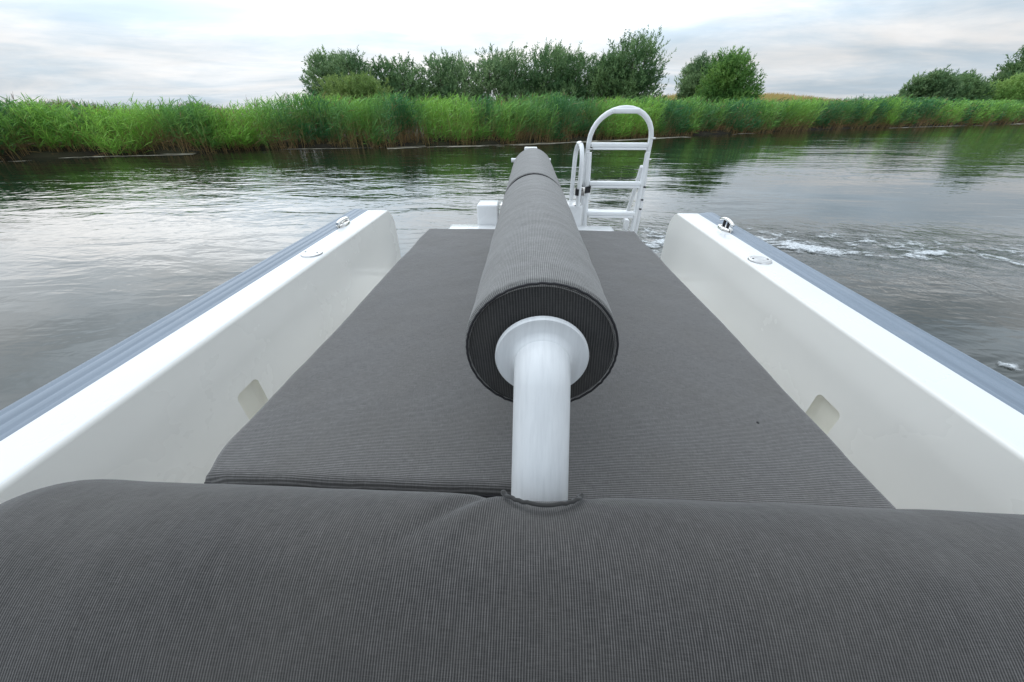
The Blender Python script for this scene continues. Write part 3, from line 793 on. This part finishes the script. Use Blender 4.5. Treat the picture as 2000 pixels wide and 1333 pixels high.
# flange and bent pole
PR = .0425
lathe("flange", [(PR - .002, -.014), (PR + .0005, -.0125), (PR + .002, -.010), (PR + .005, -.0065), (PR + .010, -.004), (.066, -.003), (.0715, -.003), (.0735, .0), (.0735, .006), (.07, .009), (.04, .009)], (RX, .432, RZ), 'y', M_pole, boom, 72)
dn = Vector((0, -.555, -.832)).normalized()
r_b = .0445
t1 = Vector((0, -1, 0)); ang = t1.angle(dn)
p0 = Vector((RX, .428, RZ))
nrm_ = (dn - t1 * dn.dot(t1)).normalized()
ctr = p0 + nrm_ * r_b
path = [Vector((RX, .47, RZ)), Vector((RX, .44, RZ))]
for k in range(17):
    a = ang * k / 16
    path.append(ctr - nrm_ * r_b * math.cos(a) + t1 * r_b * math.sin(a))
last = path[-1]
for k in range(1, 9): path.append(last + dn * (.30 * k / 8))
tubes("pole", [(path, PR, dict(seg=56))], M_pole, boom)
box("end_post", (-.048, 2.47, .70), (.034, 2.53, 1.200), M_white, boom, .006)
tubes("cross_pin", [([(-.130, 2.455, 1.130), (.12, 2.455, 1.130)], .012)], M_paint, boom)

# ------------------------------------------------------------------ sun pad
pad = thing("sun_pad", (0, 1.3, .695), "flat charcoal striped sun pad under the padded roll", "sun pad")
def pad_mesh():
    nx_, ny_ = 120, 160
    xl, xr, yb = -.672, .676, 2.195
    uu = np.linspace(0, 1, nx_); vv = np.linspace(0, 1, ny_)
    # ease towards the borders so the rounded rim is sampled
    e = lambda q: .5 - .5 * np.cos(np.pi * q)
    uu = .5 * uu + .5 * e(uu); vv = .5 * vv + .5 * e(vv)
    U, Vg = np.meshgrid(uu, vv, indexing='ij')
    X = xl + (xr - xl) * U
    yf = .400 - .035 / (1 + np.exp(-(X - .03) / .012))
    Y = yf + (yb - yf) * Vg
    xc_ = .5 * (xl + xr); X = xc_ + (X - xc_) * (1.045 - .075 * Vg)
    xl = xc_ + (xl - xc_) * (1.045 - .075 * Vg); xr = xc_ + (xr - xc_) * (1.045 - .075 * Vg)
    dx = np.minimum(X - xl, xr - X); dy = np.minimum(Y - yf, yb - Y)
    rr = .022
    def rim(d): return rr * (1 - np.sqrt(np.clip(1 - (1 - np.clip(d / rr, 0, 1)) ** 2, 0, 1)))
    Zt = .772 - np.maximum(rim(dx), rim(dy)) + (fbm(X * 3, Y * 3, 3, 81) - .5) * .008 + (fbm(X * 9, Y * 7, 3, 82) - .5) * .003
    # wavy side seams and a soft corner
    X = X + (fbm(Y * 5, Y * 0 + U * .01, 3, 83) - .5) * .012 * (np.abs(U - .5) * 2) ** 6
    cr = np.exp(-((X - xl) ** 2 + (Y - yf) ** 2) / .05 ** 2)
    X = X + cr * .012; Y = Y + cr * .006; Zt -= cr * .006
    V = np.stack([X, Y, Zt], -1)
    bot = V.copy()
    rimloop = []
    idx = np.arange(nx_ * ny_).reshape(nx_, ny_)
    loop = list(idx[:, 0]) + list(idx[-1, 1:]) + list(idx[-2::-1, -1]) + list(idx[0, -2:0:-1])
    flat = V.reshape(-1, 3)
    lo = flat[loop].copy(); lo[:, 2] = .698
    Vall = np.concatenate([flat, lo]); n0 = len(flat); n = len(loop)
    side = np.array([[loop[(k + 1) % n], loop[k], n0 + k, n0 + (k + 1) % n] for k in range(n)])
    Q = np.concatenate([grid_faces(nx_, ny_), side])
    uv = np.concatenate([np.stack([Y, X], -1).reshape(-1, 2), np.stack([lo[:, 1] + lo[:, 0] * .3, np.full(n, .0)], -1)])
    uv[n0:, 1] = lo[:, 0] + .07
    o = mesh("cushion", Vall, Q, M_fab_pad, pad, uv=uv)
    flatten(o, 50)
    ring = flat[loop]
    ctrp = np.array([0, 1.3, 0])
    ring = ring.copy(); ring[:, 2] -= .001
    ring[:, 2] += .0008 * np.sin(np.arange(n) * 1.3)
    pts = [tuple(p) for p in ring] + [tuple(ring[0])]
    tubes("piping", [(pts, .0022, dict(seg=6, caps=False))], M_piping, pad)
pad_mesh()
lathe("stud", [(0, .004), (.003, .003), (.004, 0), (.004, -.004)], (.545, .60, .770), 'z', M_black, pad, 12)

# ------------------------------------------------------------------ bench with its bolster backrest
box("unseen_shade_block", (-.70, -1.75, .404), (.72, -.85, 1.22), newmat("shade_block_charcoal", (.07, .07, .075), .5)[0], boat, .05, 4)  # unseen console-sized block, added to shade the front of the backrest
bm = bmesh.new(); bm_box(bm, (-.66, -1.60, 1.221), (.68, -1.50, 1.98), .02, 3)
from_bm("unseen_shade_panel", bm, newmat("shade_panel_dark", (.03, .035, .04), .1)[0], boat)  # unseen upright slab, added to block sky light from behind the camera
bench = thing("bench_seat", (.08, .0, .402), "charcoal striped bench seat whose rounded backrest fills the foreground", "bench seat")
def prof_pts():
    # (y, z) going from the aft foot, over the crest, to the front foot
    pts = [(.345, .52), (.338, .74)]
    c1 = (.215, 1.4 - .573); r1 = .12
    for a in np.linspace(-8, 115, 30): pts.append((c1[0] + r1 * math.cos(math.radians(a)), c1[1] + r1 * math.sin(math.radians(a))))
    c2 = (c1[0] + (r1 - .3) * math.cos(math.radians(115)), c1[1] + (r1 - .3) * math.sin(math.radians(115))); r2 = .3
    for a in np.linspace(117, 160, 24): pts.append((c2[0] + r2 * math.cos(math.radians(a)), c2[1] + r2 * math.sin(math.radians(a))))
    y_, z_ = pts[-1]
    pts += [(y_ - .012, z_ - .05), (y_ - .018, z_ - .10), (y_ - .02, .52)]
    pts = np.array(pts)
    return np.stack([pts[:, 0] * KB, 1.4 - (1.4 - pts[:, 1]) * KB], 1)
KB = .835
pr = prof_pts()
arc = np.concatenate([[0], np.cumsum(np.linalg.norm(np.diff(pr, axis=0), axis=1))])
fine_s = np.linspace(0, arc[-1], 130)
pr = np.stack([np.interp(fine_s, arc, pr[:, 0]), np.interp(fine_s, arc, pr[:, 1])], 1)
x0, x1 = -.715, .88
xe = np.concatenate([x0 + .13 * (1 - np.cos(np.linspace(0, math.pi / 2, 16))), np.linspace(x0 + .13, x1 - .13, 170)[1:-1], x1 - .13 * (1 - np.sin(np.linspace(0, math.pi / 2, 16)))])
xe = np.sort(xe)
G = np.zeros((len(xe), len(pr), 3))
dpx = np.gradient(pr, axis=0); nr = np.stack([dpx[:, 1], -dpx[:, 0]], 1); nr /= np.linalg.norm(nr, axis=1, keepdims=True)
if nr[int(np.argmax(pr[:, 1])), 1] < 0: nr = -nr
for i, x in enumerate(xe):
    de = min(x - x0, x1 - x); u = np.clip(de / .13, 0, 1)
    sh = 1 - np.sqrt(max(0, 1 - (1 - u) ** 2))
    p = pr - nr * (.075 * sh)
    p[:, 1] -= .035 * sh * np.clip((pr[:, 1] - .6) / .3, 0, 1)
    q = fine_s
    # soft quilting, the pull of the slit round the pole, and slow waves of the stuffing
    wv = (fbm(np.full(len(q), x * 4.0), q * 5, 3, 91) - .5) * .009 + (fbm(np.full(len(q), x * 14.0), q * 9, 2, 92) - .5) * .0025
    gx = x - RX
    yy_ = pr[:, 0]; topness = np.exp(-((yy_ - .25) / .05) ** 2) * (pr[:, 1] > .85)
    pull = -.008 * math.exp(-(gx / .085) ** 2) * topness
    rad_ = -.006 * np.exp(-((gx + .085 + (pr[:, 0] - .255) * -.9) / .012) ** 2) * np.exp(-((yy_ - .23) / .05) ** 2) + .006 * np.exp(-((gx + .055 + (pr[:, 0] - .255) * -.7) / .014) ** 2) * np.exp(-((yy_ - .22) / .045) ** 2)
    p = p + nr * (wv + pull + rad_)[:, None]
    G[i, :, 0] = x; G[i, :, 1:] = p
uvg = np.stack([G[:, :, 0] + 0 * G[:, :, 1], np.broadcast_to(fine_s, (len(xe), len(pr)))], -1).reshape(-1, 2)
Fc = grid_faces(len(xe), len(pr))[:, ::-1]
n0 = len(pr)
br = mesh("backrest", G.reshape(-1, 3), [tuple(q) for q in Fc] + [tuple(range(n0)), tuple((len(xe) - 1) * n0 + k for k in range(n0))[::-1]], M_fab, bench, uv=uvg)
# end seams
for ei in (0, len(xe) - 1):
    tubes("piping", [([tuple(v) for v in G[ei]], .003, dict(seg=6))], M_piping, br)
# welt of cloth round the slit where the pole goes in
wl = []
for k in range(33):
    a = math.radians(175) + math.radians(210) * k / 32
    px = RX + (PR + .006) * math.cos(a) * 1.06; py = .267 + (PR + .004) * math.sin(a) * .80
    j = int(np.argmin(np.abs(pr[:, 0] - py) + (pr[:, 1] < .85) * 9)); 
    wl.append((px, py, pr[j, 1] + .002))
tubes("slit_welt", [(wl, .0036, dict(seg=10, flat=.7))], M_fab_end, br)
box("seat_base", (-.70, -.52, .404), (.85, .26, .575), M_wall, bench, .02, 3)
bm = bmesh.new(); bm_box(bm, (-.72, -.54, .577), (.89, -.03, .675), .03, 4)
from_bm("seat_cushion", bm, M_fab, bench)

# ------------------------------------------------------------------ boarding ladder
lad = thing("boarding_ladder", (.56, 2.60, .45), "white tubular folding boarding ladder standing at the stern beside the padded roll", "ladder")
TR_ = .0148
def ly(z): return 2.47 + (1.43 - z) * .22
def lp(x, z): return (x, ly(z), z)
hoop = [lp(.385, .50), lp(.378, .80), lp(.366, 1.0), lp(.358, 1.15), lp(.358, 1.22)]
cxh, rh = .549, .191
for k in range(1, 16):
    a = math.pi - math.pi * k / 16
    hoop.append(lp(cxh + rh * math.cos(a), 1.22 + .185 * math.sin(a) ** .9))
hoop += [lp(.740, 1.22), lp(.745, 1.15), lp(.765, 1.0), lp(.79, .80), lp(.808, .50)]
tubes("hoop_frame", [(hoop, TR_, dict(seg=16))], M_paint, lad)
def rung(xa, xb, z, y, name="rung"):
    bm = bmesh.new(); bm_box(bm, (xa, y - .020, z - .013), (xb, y + .020, z + .013), .008, 3)
    bm_box(bm, (xa + .012, y - .026, z - .026), (xb - .008, y + .018, z - .0135), .004, 2)
    return from_bm(name, bm, M_paint, lad)
rung(.374, .730, 1.212, ly(1.21))
bm = bmesh.new(); bm_box(bm, (.468, 2.452, 1.378), (.632, 2.495, 1.405), .008, 3); from_bm("tread", bm, M_paint, lad)
tubes("rail", [([(.735, ly(1.17) - .02, 1.17), (.737, 2.51, 1.05), (.736, 2.515, .86), (.733, 2.52, .55)], .0155)], M_paint, lad)
tubes("rail", [([(.368, ly(1.17) - .02, 1.17), (.376, 2.51, 1.05), (.386, 2.515, .86), (.398, 2.52, .55)], .0155)], M_paint, lad)
rung(.388, .728, .990, 2.505)
rung(.398, .726, .796, 2.512)
tubes("rail", [([(.722, 2.53, 1.09), (.728, 2.60, .97), (.732, 2.70, .78), (.733, 2.75, .68)], .013)], M_paint, lad)
tubes("rail", [([(.378, 2.53, 1.09), (.386, 2.60, .97), (.395, 2.70, .78), (.40, 2.75, .68)], .013)], M_paint, lad)
rung(.40, .728, .760, 2.71)
box("hinge_plate", (.69, 2.55, .66), (.715, 2.62, .74), M_paint, lad, .004)
for xa, xb, z in ((.352, .388, 1.19), (.735, .762, 1.25), (.745, .770, 1.13)):
    tubes("pin", [([(xa, ly(z) - .012, z), (xb, ly(z) - .012, z)], .005)], M_brush, lad)
for i, z in enumerate((.97, .89, .83)):
    tubes("bolt", [([(.752, 2.50, z), (.760, 2.49, z)], .006)], M_dark, lad)

rail = thing("grab_rail", (.30, 2.50, .868), "narrow white hoop grab rail on the stern box left of the ladder", "grab rail")
def gx(y): return .312 - (y - 2.42) * .125
hp = [(gx(2.41), 2.41, .862), (gx(2.41), 2.41, 1.05), (gx(2.415), 2.415, 1.12)]
for k in range(1, 12):
    a = math.pi - math.pi * k / 12
    y_ = 2.505 + .09 * math.cos(a)
    hp.append((gx(y_), y_, 1.12 + .10 * math.sin(a)))
hp += [(gx(2.595), 2.595, 1.12), (gx(2.6), 2.60, 1.05), (gx(2.6), 2.60, .80)]
tubes("hoop", [(hp, .0145, dict(seg=14))], M_paint, rail)
tubes("end_cap", [([(gx(2.47), 2.47, 1.2165), (gx(2.54), 2.54, 1.2165)], .0142)], M_chrome, rail)
lathe("foot_plate", [(0, .006), (.022, .005), (.024, 0)], (gx(2.41), 2.425, .8685), 'z', M_chrome, rail, 20)

st = thing("strap", (.335, 2.48, .955), "black webbing strap with a steel buckle tying the grab rail to the ladder", "strap")
pts = [(.292, 2.402), (.308, 2.390), (.350, 2.462), (.380, 2.487), (.402, 2.503), (.404, 2.60), (.374, 2.612), (.345, 2.58), (.345, 2.50), (.290, 2.425)]
n = len(pts); V = []
for (x, y) in pts: V += [(x, y, .932), (x, y, .972)]
Fc = [(2 * i, 2 * ((i + 1) % n), 2 * ((i + 1) % n) + 1, 2 * i + 1) for i in range(n)]
wo_ = mesh("webbing", V, Fc, M_black, st, smooth=False)
md = wo_.modifiers.new("thick", 'SOLIDIFY'); md.thickness = .004
V = [(.318, 2.405, .934), (.333, 2.437, .934), (.329, 2.432, .885), (.322, 2.415, .89)]
tl = mesh("strap_tail", V, [(0, 1, 2, 3)], M_black, st, smooth=False)
md = tl.modifiers.new("thick", 'SOLIDIFY'); md.thickness = .004
box("buckle", (.326, 2.418, .926), (.352, 2.434, .980), M_chrome, st, .003)
